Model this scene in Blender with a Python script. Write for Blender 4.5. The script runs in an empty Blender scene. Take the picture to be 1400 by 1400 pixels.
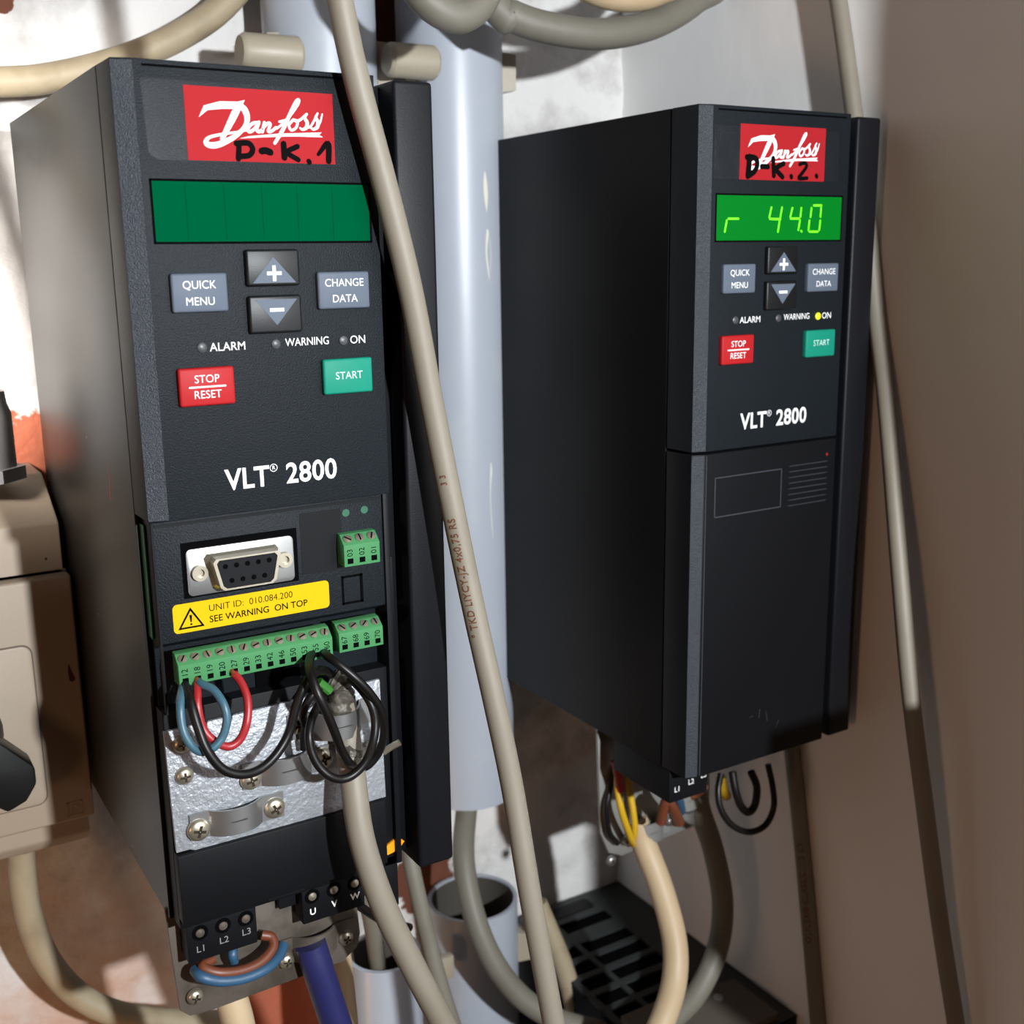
import bpy, bmesh, math, random
from mathutils import Vector, Matrix, Euler, noise
random.seed(7)
SC = bpy.context.scene
COL = SC.collection
Z0 = 1400.0                       # height of the drives' top edge above the ground, mm
def W(p): return Vector((p[0] * .001, p[1] * .001, (p[2] + Z0) * .001))
def lin(r, g, b):
    f = lambda c: c / 12.92 if c <= .04045 else ((c + .055) / 1.055) ** 2.4
    return (f(r / 255), f(g / 255), f(b / 255), 1)

# ------------------------------------------------------------------ camera, world, lights, exposure
F = 1569.5
CE = Euler((math.radians(77.459), math.radians(.809), math.radians(-31.343)), 'XYZ')
CC = Vector((-60.54, -258.84, -41.81))
cam = bpy.data.cameras.new('camera'); cam_o = bpy.data.objects.new('camera', cam); COL.objects.link(cam_o)
cam.sensor_width = 36; cam.lens = F / 1400 * 36; cam.clip_start = .01; cam.clip_end = 20
cam_o.location = W(CC); cam_o.rotation_euler = CE
cam.dof.use_dof = True; cam.dof.focus_distance = .29; cam.dof.aperture_fstop = 22
SC.camera = cam_o
wd = bpy.data.worlds.new('room_air'); SC.world = wd; wd.use_nodes = True
wd.node_tree.nodes['Background'].inputs[0].default_value = (1.0, .58, .38, 1)
wd.node_tree.nodes['Background'].inputs[1].default_value = .045
def lamp(name, p, power, col, radius, kind='POINT', aim=None, spot=None):
    l = bpy.data.lights.new(name, kind); l.energy = power; l.color = col
    if kind == 'AREA': l.shape = 'DISK'; l.size = radius * .002
    else: l.shadow_soft_size = radius * .001
    o = bpy.data.objects.new(name, l); COL.objects.link(o); o.location = W(p)
    if aim: o.rotation_euler = (W(aim) - W(p)).to_track_quat('-Z', 'Y').to_euler()
    if spot: l.spot_size = math.radians(spot); l.spot_blend = .6
    return o
lamp('torch_light', (85, -520, 18), 20.5, (.93, .97, 1.0), 9)
lamp('upper_left_room_light', (-150, 0, 10), 8, (1.0, .95, .90), 30, 'SPOT', (-2, 150, -50), 42)
lamp('warm_low_light', (-120, 20, -420), .30, (1.0, .50, .18), 12, 'SPOT', (10, 120, -310), 60)
lamp('warm_room_light', (-470, -270, -180), .36, (1.0, .56, .32), 60, 'AREA', (60, 60, -120))
SC.view_settings.view_transform = 'Standard'; SC.view_settings.look = 'None'
SC.view_settings.exposure = 0; SC.view_settings.gamma = 1; SC.view_settings.use_curve_mapping = False

CR = CE.to_matrix()
def _ray(px, py): return CR @ Vector(((px - 700) / F, (700 - py) / F, -1))
def py_(px, py, y):               # the point of the plane Y = y seen at that pixel of the photograph (mm)
    r = _ray(px, py); return CC + r * ((y - CC.y) / r.y)
def px_(px, py, x):
    r = _ray(px, py); return CC + r * ((x - CC.x) / r.x)

# ------------------------------------------------------------------ materials
def mat(name, col, rough=.5, metal=0, bump=None, col2=None, cscale=60, cthr=(.45, .6), spec=.5, emit=None, es=1, trans=0, coat=0, bump2=None):
    m = bpy.data.materials.new(name); m.use_nodes = True
    nt = m.node_tree; b = nt.nodes['Principled BSDF']
    b.inputs['Base Color'].default_value = col; b.inputs['Roughness'].default_value = rough
    b.inputs['Metallic'].default_value = metal; b.inputs['Specular IOR Level'].default_value = spec
    b.inputs['Coat Weight'].default_value = coat; b.inputs['Transmission Weight'].default_value = trans
    if emit: b.inputs['Emission Color'].default_value = emit; b.inputs['Emission Strength'].default_value = es
    tc = nt.nodes.new('ShaderNodeTexCoord')
    def nz(scale, detail=3):
        n = nt.nodes.new('ShaderNodeTexNoise'); n.inputs['Scale'].default_value = scale; n.inputs['Detail'].default_value = detail
        nt.links.new(tc.outputs['Object'], n.inputs['Vector']); return n
    if col2:
        n = nz(cscale, 6); r = nt.nodes.new('ShaderNodeValToRGB')
        r.color_ramp.elements[0].position = cthr[0]; r.color_ramp.elements[0].color = col
        r.color_ramp.elements[1].position = cthr[1]; r.color_ramp.elements[1].color = col2
        nt.links.new(n.outputs['Fac'], r.inputs['Fac']); nt.links.new(r.outputs['Color'], b.inputs['Base Color'])
    prev = None
    for bp in (bump, bump2):
        if not bp: continue
        n = nz(bp[0], 2); bu = nt.nodes.new('ShaderNodeBump'); bu.inputs['Strength'].default_value = bp[1]
        bu.inputs['Distance'].default_value = bp[2] if len(bp) > 2 else .0003
        nt.links.new(n.outputs['Fac'], bu.inputs['Height'])
        if prev: nt.links.new(prev.outputs['Normal'], bu.inputs['Normal'])
        nt.links.new(bu.outputs['Normal'], b.inputs['Normal']); prev = bu
    return m
M = {}
M['plastic'] = mat('textured_black_plastic', lin(20, 25, 30), .54, bump=(2600, .6, .00025), spec=.17)
M['plastic_side'] = mat('satin_black_plastic', lin(15, 15, 16), .42, bump=(900, .05, .0001), spec=.12)
M['leather'] = mat('coarse_grained_black_plastic', lin(44, 49, 56), .45, bump=(3200, 1.0, .0004), bump2=(1200, .35, .0003))
M['plastic_side_glossy'] = mat('brightened_satin_black_plastic', lin(25, 24, 22), .40, bump=(900, .05, .0001), spec=.45)  # base and sheen raised to stand in for light reflected off the wall
M['plastic_dark'] = mat('smooth_black_plastic', lin(14, 15, 18), .52, spec=.15)
M['heatsink'] = mat('black_powder_coat', lin(16, 17, 21), .47, bump=(2500, .3, .0001), spec=.2)
M['void'] = mat('deep_black', lin(6, 6, 7), .9, spec=.03)
M['red'] = mat('red_sticker', lin(152, 32, 37), .6, spec=.05)
M['white'] = mat('white_ink', lin(228, 228, 228), .6, spec=.1)
M['offwhite'] = mat('faded_ink', lin(185, 215, 208), .5)
M['marker'] = mat('black_marker_ink', lin(10, 8, 9), .7, spec=.03)
M['screen_off'] = mat('unlit_green_window', lin(0, 74, 44), .6, spec=.0)
M['screen_off_line'] = mat('unlit_green_window_seam', lin(0, 62, 38), .6, spec=.0)
M['screen_on'] = mat('lit_green_window', lin(0, 70, 20), .4, spec=.1, emit=(0, .16, .008, 1), es=1)
M['digit'] = mat('glowing_green_segment', lin(60, 200, 20), .5, emit=(.22, 1.0, .01, 1), es=1.1)
M['btn_grey'] = mat('grey_key', lin(86, 95, 108), .5, spec=.15, bump=(2500, .15, .0001))
M['btn_black'] = mat('black_key', lin(18, 19, 21), .42, bump=(2500, .15, .0001), spec=.3)
M['btn_red'] = mat('red_key', lin(160, 28, 32), .5, spec=.15, bump=(2500, .15, .0001))
M['btn_green'] = mat('green_key', lin(20, 126, 104), .5, spec=.15, bump=(2500, .15, .0001))
M['led_off'] = mat('unlit_indicator', lin(62, 63, 66), .4)
M['led_on'] = mat('lit_indicator', lin(190, 200, 20), .4, emit=(.55, .62, .01, 1), es=.7)
M['steel'] = mat('zinc_plated_steel', lin(160, 164, 170), .48, .4, bump=(900, .9, .0005), bump2=(320, .5, .0006))
M['steel_smooth'] = mat('bright_steel', lin(150, 150, 150), .42, .85)
M['steel_dull'] = mat('dull_steel', lin(150, 150, 148), .45, .5, bump=(300, .2))
M['screw'] = mat('nickel_screw', lin(190, 182, 164), .34, .85)
M['copper'] = mat('copper_strands', lin(190, 105, 65), .4, .8)
M['yellow'] = mat('yellow_label', lin(200, 166, 18), .6, spec=.05)
M['green_term'] = mat('green_terminal_plastic', lin(66, 126, 80), .55, spec=.2)
M['pcb'] = mat('circuit_board', lin(10, 84, 54), .5)
M['grey_cable'] = mat('grey_cable_sheath', lin(124, 117, 104), .55, col2=lin(112, 104, 90), cscale=30, cthr=(.5, .8), bump=(60, .15, .001))
M['cable_dk'] = mat('dusty_grey_sheath', lin(112, 108, 97), .55, col2=lin(98, 93, 82), cscale=40, cthr=(.5, .75), bump=(60, .15, .001))
M['cable_cream'] = mat('cream_cable_sheath', lin(186, 164, 132), .5, col2=lin(172, 148, 116), cscale=30, cthr=(.5, .8))
M['cable_old'] = mat('yellowed_cable_sheath', lin(160, 146, 120), .55, col2=lin(128, 112, 88), cscale=70, cthr=(.5, .8), bump=(200, .2))
M['w_black'] = mat('black_wire', lin(17, 15, 15), .38, spec=.3)
M['w_blue'] = mat('blue_wire', lin(58, 92, 108), .4)
M['w_blue2'] = mat('blue_core', lin(44, 78, 106), .45)
M['w_red'] = mat('red_wire', lin(150, 34, 38), .4)
M['w_brown'] = mat('brown_core', lin(102, 54, 34), .45)
M['w_yellow'] = mat('yellow_core', lin(196, 156, 30), .45)
M['w_green'] = mat('green_core', lin(50, 110, 40), .4)
M['orange'] = mat('orange_plastic', lin(235, 150, 20), .4)
M['blue_tape'] = mat('dark_blue_tape', lin(34, 36, 84), .45, bump=(120, .3))
M['ink_brown'] = mat('brown_cable_print', lin(96, 56, 34), .6)
M['pipe'] = mat('white_conduit_plastic', lin(166, 172, 182), .36, col2=lin(174, 178, 184), cscale=45, cthr=(.55, .75), bump=(40, .08, .001))
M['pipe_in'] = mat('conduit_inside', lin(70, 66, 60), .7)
M['clip'] = mat('ivory_clip_plastic', lin(160, 150, 132), .45)
M['encl'] = mat('beige_grey_enclosure', lin(160, 144, 126), .5, bump=(900, .1))
M['encl_line'] = mat('enclosure_joint', lin(96, 82, 70), .6)
M['handle'] = mat('black_handle', lin(22, 22, 22), .4)
M['gland'] = mat('grey_fitting', lin(128, 128, 128), .45)
M['stain'] = mat('brown_drip', lin(70, 30, 24), .6)
M['braid'] = mat('crumpled_shield_foil', lin(92, 88, 80), .55, .35, bump=(260, .8, .002))
M['grille'] = mat('dusty_black_grille', lin(44, 48, 48), .6)
M['bracket'] = mat('shade_darkened_metal', lin(104, 96, 88), .5, .4, bump=(300, .3), col2=lin(80, 72, 64), cscale=80)  # colour darkened and browned to carry the shade under the first drive
M['orange_paint'] = mat('orange_paint', lin(190, 80, 50), .6)
M['slot'] = mat('shaded_slot_metal', lin(58, 50, 42), .5, .6)
M['grey_ink'] = mat('dulled_grey_ink', lin(120, 120, 118), .6, spec=.1)
M['dust'] = mat('dusty_terminal_strip', lin(92, 84, 76), .6)
M['embossed'] = mat('worn_edge_plastic', lin(66, 70, 76), .4)

def tape_mat(name, fac, bump):
    m = bpy.data.materials.new(name); m.use_nodes = True; nt = m.node_tree
    out = nt.nodes['Material Output']; nt.nodes.remove(nt.nodes['Principled BSDF'])
    t = nt.nodes.new('ShaderNodeBsdfTransparent'); g = nt.nodes.new('ShaderNodeBsdfGlossy'); g.inputs['Roughness'].default_value = .3
    mx = nt.nodes.new('ShaderNodeMixShader'); mx.inputs[0].default_value = fac
    tc = nt.nodes.new('ShaderNodeTexCoord'); n = nt.nodes.new('ShaderNodeTexNoise'); n.inputs['Scale'].default_value = 200; n.inputs['Detail'].default_value = 4
    b = nt.nodes.new('ShaderNodeBump'); b.inputs['Strength'].default_value = bump; b.inputs['Distance'].default_value = .0015
    nt.links.new(tc.outputs['Object'], n.inputs['Vector']); nt.links.new(n.outputs['Fac'], b.inputs['Height']); nt.links.new(b.outputs['Normal'], g.inputs['Normal'])
    nt.links.new(t.outputs[0], mx.inputs[1]); nt.links.new(g.outputs[0], mx.inputs[2]); nt.links.new(mx.outputs[0], out.inputs[0])
    return m
M['tape'] = tape_mat('clear_tape', .002, .03); M['tape_crinkled'] = tape_mat('crinkled_clear_tape', .03, .7)

def plaster(name, stains, patches, rough_bump, base):
    m = bpy.data.materials.new(name); m.use_nodes = True; nt = m.node_tree; b = nt.nodes['Principled BSDF']
    b.inputs['Roughness'].default_value = .85; b.inputs['Specular IOR Level'].default_value = .2
    tc = nt.nodes.new('ShaderNodeTexCoord')
    def nz(s, d=6, rgh=.6):
        n = nt.nodes.new('ShaderNodeTexNoise'); n.inputs['Scale'].default_value = s; n.inputs['Detail'].default_value = d; n.inputs['Roughness'].default_value = rgh
        nt.links.new(tc.outputs['Object'], n.inputs['Vector']); return n
    n1 = nz(22); r = nt.nodes.new('ShaderNodeValToRGB')
    r.color_ramp.elements[0].position = .50; r.color_ramp.elements[0].color = base
    r.color_ramp.elements[1].position = .70; r.color_ramp.elements[1].color = stains
    nt.links.new(n1.outputs['Fac'], r.inputs['Fac']); cur = r.outputs['Color']
    n2 = nz(70, 5)
    for (pos, rad, colr, *sf) in patches:       # bare brick where paint is gone, plus a soft pinkish-brown patch lower left
        d = nt.nodes.new('ShaderNodeVectorMath'); d.operation = 'DISTANCE'; d.inputs[1].default_value = pos
        nt.links.new(tc.outputs['Object'], d.inputs[0])
        a = nt.nodes.new('ShaderNodeMath'); a.operation = 'MULTIPLY_ADD'; a.inputs[1].default_value = rad * 1.6; a.inputs[2].default_value = -rad * .8
        nt.links.new(n2.outputs['Fac'], a.inputs[0])
        s = nt.nodes.new('ShaderNodeMath'); s.operation = 'ADD'; nt.links.new(d.outputs['Value'], s.inputs[0]); nt.links.new(a.outputs[0], s.inputs[1])
        mr = nt.nodes.new('ShaderNodeMapRange'); mr.inputs[1].default_value = rad * (sf[0] if sf else .93); mr.inputs[2].default_value = rad * 1.0; mr.inputs[3].default_value = 1; mr.inputs[4].default_value = 0
        nt.links.new(s.outputs[0], mr.inputs[0])
        mx = nt.nodes.new('ShaderNodeMix'); mx.data_type = 'RGBA'; mx.inputs[7].default_value = colr
        nt.links.new(mr.outputs[0], mx.inputs[0]); nt.links.new(cur, mx.inputs[6]); cur = mx.outputs[2]
    nt.links.new(cur, b.inputs['Base Color'])
    bu = nt.nodes.new('ShaderNodeBump'); bu.inputs['Strength'].default_value = rough_bump; bu.inputs['Distance'].default_value = .003
    n3 = nz(90, 5); nt.links.new(n3.outputs['Fac'], bu.inputs['Height']); nt.links.new(bu.outputs['Normal'], b.inputs['Normal'])
    return m

# ------------------------------------------------------------------ mesh builder (all lengths in mm)
def text_mesh(s, h, bold=0, xs=1.0, align='CENTER', spacing=1.0):
    c = bpy.data.curves.new('t', 'FONT'); c.body = s; c.align_x = align; c.align_y = 'CENTER'
    c.size = h / .729 if h else 1; c.offset = bold * c.size; c.space_character = spacing; c.resolution_u = 4
    o = bpy.data.objects.new('t', c); me = bpy.data.meshes.new_from_object(o)
    v = [(p.co.x * xs, p.co.y) for p in me.vertices]; f = [tuple(p.vertices) for p in me.polygons]
    bpy.data.objects.remove(o); bpy.data.meshes.remove(me); bpy.data.curves.remove(c)
    return v, f
def smooth_path(pts, n=10):
    P = [Vector(p) for p in pts]
    if len(P) < 3: return [P[0].lerp(P[-1], i / n) for i in range(n + 1)]
    P = [P[0] * 2 - P[1]] + P + [P[-1] * 2 - P[-2]]
    out = []
    for i in range(1, len(P) - 2):
        a, b, c, d = P[i - 1:i + 3]
        for k in range(n):
            t = k / n
            out.append(.5 * ((2 * b) + (c - a) * t + (2 * a - 5 * b + 4 * c - d) * t * t + (3 * b - a - 3 * c + d) * t ** 3))
    out.append(P[-2]); return out
class MB:
    def __init__(s): s.v = []; s.f = []; s.k = 0
    def add(s, v, f):
        k = len(s.v); s.v += [Vector(p) for p in v]; s.f += [tuple(i + k for i in q) for q in f]; return s
    def bm(s, b):
        b.verts.index_update(); r = s.add([v.co.copy() for v in b.verts], [tuple(v.index for v in f.verts) for f in b.faces]); b.free(); return r
    def box(s, x0, x1, y0, y1, z0, z1, bev=0, seg=2):
        b = bmesh.new(); bmesh.ops.create_cube(b, size=1)
        for v in b.verts: v.co = Vector(((x0 + x1) / 2 + v.co.x * (x1 - x0), (y0 + y1) / 2 + v.co.y * (y1 - y0), (z0 + z1) / 2 + v.co.z * (z1 - z0)))
        if bev: bmesh.ops.bevel(b, geom=list(b.edges), offset=bev, segments=seg, affect='EDGES', profile=.5)
        return s.bm(b)
    def prism(s, poly, axis, a, b, bev=0):
        # poly: 2D outline; axis 'z': (x,y) swept a..b in z; 'y': (x,z) swept in y; 'x': (y,z) swept in x
        put = {'z': lambda p, t: (p[0], p[1], t), 'y': lambda p, t: (p[0], t, p[1]), 'x': lambda p, t: (t, p[0], p[1])}[axis]
        bm_ = bmesh.new(); A = [bm_.verts.new(put(p, a)) for p in poly]; B = [bm_.verts.new(put(p, b)) for p in poly]
        n = len(poly); bm_.faces.new(A); bm_.faces.new(list(reversed(B)))
        for i in range(n): bm_.faces.new((A[i], B[i], B[(i + 1) % n], A[(i + 1) % n]))
        bmesh.ops.recalc_face_normals(bm_, faces=bm_.faces)
        if bev: bmesh.ops.bevel(bm_, geom=list(bm_.edges), offset=bev, segments=2, affect='EDGES', profile=.5)
        return s.bm(bm_)
    def tube(s, pts, r, seg=14, raw=False, cap=True):
        P = [Vector(p) for p in pts] if raw else smooth_path(pts)
        rs = r if isinstance(r, (list, tuple)) else [r] * len(P)
        if len(rs) != len(P): rs = [rs[0] + (rs[-1] - rs[0]) * i / (len(P) - 1) for i in range(len(P))]
        v = []; f = []; N = None
        for i, p in enumerate(P):
            t = (P[min(i + 1, len(P) - 1)] - P[max(i - 1, 0)]).normalized()
            if N is None:
                N = t.orthogonal().normalized()
            N = (N - t * N.dot(t)).normalized(); Bn = t.cross(N)
            for k in range(seg):
                a = 2 * math.pi * k / seg; v.append(p + (N * math.cos(a) + Bn * math.sin(a)) * rs[i])
        for i in range(len(P) - 1):
            for k in range(seg):
                f.append((i * seg + k, i * seg + (k + 1) % seg, (i + 1) * seg + (k + 1) % seg, (i + 1) * seg + k))
        if cap: f.append(tuple(range(seg - 1, -1, -1))); f.append(tuple(range((len(P) - 1) * seg, len(P) * seg)))
        return s.add(v, f)
    def lathe(s, prof, c, ax, seg=24):
        # prof: (radius, height along ax)
        ax = Vector(ax).normalized(); u = ax.orthogonal().normalized(); w = ax.cross(u); c = Vector(c); v = []; f = []
        for r, h in prof:
            for k in range(seg):
                a = 2 * math.pi * k / seg; v.append(c + ax * h + (u * math.cos(a) + w * math.sin(a)) * max(r, 1e-4))
        for i in range(len(prof) - 1):
            for k in range(seg): f.append((i * seg + k, i * seg + (k + 1) % seg, (i + 1) * seg + (k + 1) % seg, (i + 1) * seg + k))
        f.append(tuple(range(seg - 1, -1, -1))); f.append(tuple(range((len(prof) - 1) * seg, len(prof) * seg)))
        return s.add(v, f)
    def ring(s, ro, ri, c, ax, h, seg=40):
        ax = Vector(ax).normalized(); u = ax.orthogonal().normalized(); w = ax.cross(u); c = Vector(c); v = []; f = []
        for r, hh in ((ro, 0), (ro, h), (ri, h), (ri, 0)):
            for k in range(seg):
                a = 2 * math.pi * k / seg; v.append(c + ax * hh + (u * math.cos(a) + w * math.sin(a)) * r)
        for i in range(4):
            for k in range(seg): f.append((i * seg + k, i * seg + (k + 1) % seg, ((i + 1) % 4) * seg + (k + 1) % seg, ((i + 1) % 4) * seg + k))
        return s.add(v, f)
    def text(s, txt, x, z, y, h, bold=0, xs=1.0, align='CENTER', rot=0, spacing=1.0):
        v, f = text_mesh(txt, h, bold, xs, align, spacing); c, n = math.cos(rot), math.sin(rot)
        return s.add([(x + a * c - b * n, y, z + a * n + b * c) for a, b in v], f)
    def stroke(s, pts, wid, y, n=6):
        # pen stroke in the plane y: pts (x,z), wid width or list of widths
        W_ = wid if isinstance(wid, (list, tuple)) else [wid] * len(pts); s.k += 1; y -= .006 * s.k
        P3 = smooth_path([(p[0], p[1], w) for p, w in zip(pts, W_)], n)
        v = []; f = []
        for i, p in enumerate(P3):
            t = P3[min(i + 1, len(P3) - 1)] - P3[max(i - 1, 0)]; t.z = 0; t.normalize() if t.length else None
            nn = Vector((-t.y, t.x)) * abs(p.z) / 2
            yi = y - .012 * i / len(P3); v += [(p.x + nn.x, yi, p.y + nn.y), (p.x - nn.x, yi, p.y - nn.y)]
        for i in range(len(P3) - 1): f.append((2 * i, 2 * i + 1, 2 * i + 3, 2 * i + 2))
        s.add(v, f)
        for e, p in ((0, P3[0]), (1, P3[-1])):
            r = abs(p.z) / 2; s.add([(p.x + r * math.cos(a * .524), y - .002 - .012 * e, p.y + r * math.sin(a * .524)) for a in range(12)], [tuple(range(12))])
        return s
    def poly(s, pts, y): return s.add([(p[0], y, p[1]) for p in pts], [tuple(range(len(pts)))])
    def build(s, name, m, parent=None, O=(0, 0, 0), smooth=True, ang=35):
        me = bpy.data.meshes.new(name)
        base = Vector(parent['_base']) if parent is not None and '_base' in parent else Vector((0, 0, 0))
        O = Vector(O)
        me.from_pydata([tuple((W(p + O) - W(base)) if parent is not None else W(p + O)) for p in s.v], [], s.f)
        me.update(); o = bpy.data.objects.new(name, me); COL.objects.link(o)
        b = bmesh.new(); b.from_mesh(me); bmesh.ops.recalc_face_normals(b, faces=b.faces) if len(s.f) > 1 else None; b.to_mesh(me); b.free()
        me.materials.append(m)
        if smooth:
            me.shade_smooth(); me.set_sharp_from_angle(angle=math.radians(ang))
        if parent is not None: o.parent = parent; o['_base'] = list(base)
        else:                                   # a thing that is one mesh: put its origin at its middle
            c = sum((v.co for v in me.vertices), Vector()) / len(me.vertices)
            me.transform(Matrix.Translation(-c)); o.location = c; o['_base'] = [c.x * 1000, c.y * 1000, c.z * 1000 - Z0]
        return o
def tag(o, label, cat, group=None, kind=None):
    o['label'] = label
    if cat: o['category'] = cat
    if group: o['group'] = group
    if kind: o['kind'] = kind
    return o
def thing(name, base, label, cat, group=None):
    o = bpy.data.objects.new(name, None); COL.objects.link(o); o.location = W(base); o.empty_display_size = .01
    o['_base'] = list(base); return tag(o, label, cat, group)
def rrect(x0, x1, z0, z1, r, n=5):
    out = []
    for cx, cz, a0 in ((x1 - r, z1 - r, 0), (x0 + r, z1 - r, 90), (x0 + r, z0 + r, 180), (x1 - r, z0 + r, 270)):
        for k in range(n + 1):
            a = math.radians(a0 + 90 * k / n); out.append((cx + r * math.cos(a), cz + r * math.sin(a)))
    return out

# ------------------------------------------------------------------ the room
YW, XW = 152.0, 244.7
BR, BRD = lin(176, 100, 76), lin(100, 60, 46)
def wp(px, py):
    p = py_(px, py, YW); return tuple(W(p))
def structure(name, o): o['kind'] = 'structure'; return o
v = []; f = []; nx, nz = 190, 190
for j in range(nz + 1):
    for i in range(nx + 1):
        x = -260 + (XW + 260) * i / nx; z = -470 + 840 * j / nz
        d = 1.6 * noise.fractal(Vector((x * .03, z * .03, 1.7)), 1, 2, 5) + .9 * noise.fractal(Vector((x * .12, z * .12, 5.2)), 1, 2, 3)
        v.append((x, YW + max(-2.2, min(2.2, d)), z))
for j in range(nz):
    for i in range(nx): a = j * (nx + 1) + i; f.append((a, a + 1, a + nx + 2, a + nx + 1))
b_ = MB().add(v, f); b_.v = b_.v
me = bpy.data.meshes.new('wall_back'); me.from_pydata([tuple(W(p)) for p in b_.v], [], b_.f); me.update(); me.shade_smooth()
wall = bpy.data.objects.new('wall_back', me); COL.objects.link(wall); wall['kind'] = 'structure'
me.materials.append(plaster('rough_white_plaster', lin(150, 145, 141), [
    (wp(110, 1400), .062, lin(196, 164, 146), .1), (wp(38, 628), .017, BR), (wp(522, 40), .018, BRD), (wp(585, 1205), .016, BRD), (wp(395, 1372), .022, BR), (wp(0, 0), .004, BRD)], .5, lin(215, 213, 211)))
w = MB().prism([(XW, YW + 4), (XW, -100), (209.5, -100), (209.5, -420), (300, -420), (300, YW + 4)], 'z', -470, 370)  # near step lies out of view, added to cast shade along this wall
w.box(172, 210, -420, -112, -214, -150, .8)  # unseen ledge, put in to block light from the lower wall
wr = w.build('wall_right', plaster('smooth_painted_plaster', lin(248, 247, 246), [], .06, lin(248, 247, 246)), smooth=False); wr['kind'] = 'structure'

# ------------------------------------------------------------------ the two drives
CHAMFER = lambda y1: [(0, y1), (0.3, 1.3), (4.6, 0), (60, 0), (60, y1)]
LOGO = [  # pen strokes of the brand lettering: points (x,z) in mm and widths
    ([(528, 172), (500, 215), (470, 275), (432, 350)], [8, 26, 24, 16]),
    ([(492, 186), (535, 205), (552, 250), (538, 295), (490, 340), (420, 375), (375, 380), (354, 366), (372, 342), (440, 326), (500, 318), (548, 308)], [18, 24, 22, 16, 18, 22, 22, 18, 12, 10, 8, 8]),
    ([(606, 272), (578, 276), (556, 300), (562, 316), (582, 306), (606, 278)], 12), ([(608, 270), (598, 304), (608, 316), (624, 306)], 12),
    ([(634, 272), (624, 316)], 12), ([(626, 300), (652, 274), (662, 282), (652, 312), (666, 314), (690, 296)], 11),
    ([(694, 300), (740, 260), (788, 196), (800, 166), (786, 170), (758, 228), (722, 306), (684, 370)], [8, 9, 9, 10, 12, 14, 15, 12]),
    ([(706, 268), (746, 258)], 9),
    ([(772, 258), (752, 284), (762, 308), (784, 298), (792, 272), (776, 260), (800, 262), (836, 232)], 10),
    ([(834, 234), (828, 252), (838, 272), (834, 296), (816, 305), (804, 298)], [6, 12, 14, 14, 10, 7]), ([(830, 302), (858, 286), (888, 228)], [5, 8, 8]),
    ([(888, 228), (880, 248), (890, 270), (886, 294), (868, 304), (856, 297)], [6, 12, 14, 14, 10, 7]), ([(882, 298), (900, 272), (910, 232)], [5, 7, 6]),
]
def lg(p, O=None):                # photograph crop coordinates of the left sticker -> mm on the front face
    q = py_(180 + p[0] / 3.5, 90 + p[1] / 3.5, 0); return (q.x, q.z)
KP = 1 / (3.5 * 5.98)             # crop pixel -> mm
def logo(mb, y):
    for pts, wd_ in LOGO:
        wl = wd_ if isinstance(wd_, list) else [wd_] * len(pts)
        mb.stroke([lg(p) for p in pts], [x * KP * 1.22 for x in wl], y)
    mb.poly([lg(p) for p in ((320, 246), (344, 190), (420, 170), (505, 172), (540, 164), (522, 206), (430, 206), (362, 212))], y - .002)
    mb.poly([lg(p) for p in ((515, 348), (560, 337), (700, 325), (908, 319), (896, 331), (914, 342), (760, 338), (640, 342))], y)

def key(d, O, name, x0, x1, z0, z1, m, legend, lm, label=None):
    k = MB().box(x0, x1, -1.5, .8, z0, z1, .55, 3).build(name, m, d, O)
    if label: k['label'] = label
    L = MB()
    for kind, *a in legend:
        if kind == 't': L.text(a[0], a[1], a[2], -1.56, a[3], a[4] if len(a) > 4 else 0, .95)
        elif kind == 'r': L.box(a[0], a[1], -1.57, -1.53, a[2], a[3])
    L.build('legend', lm, k, O, smooth=False)
    return k

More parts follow.
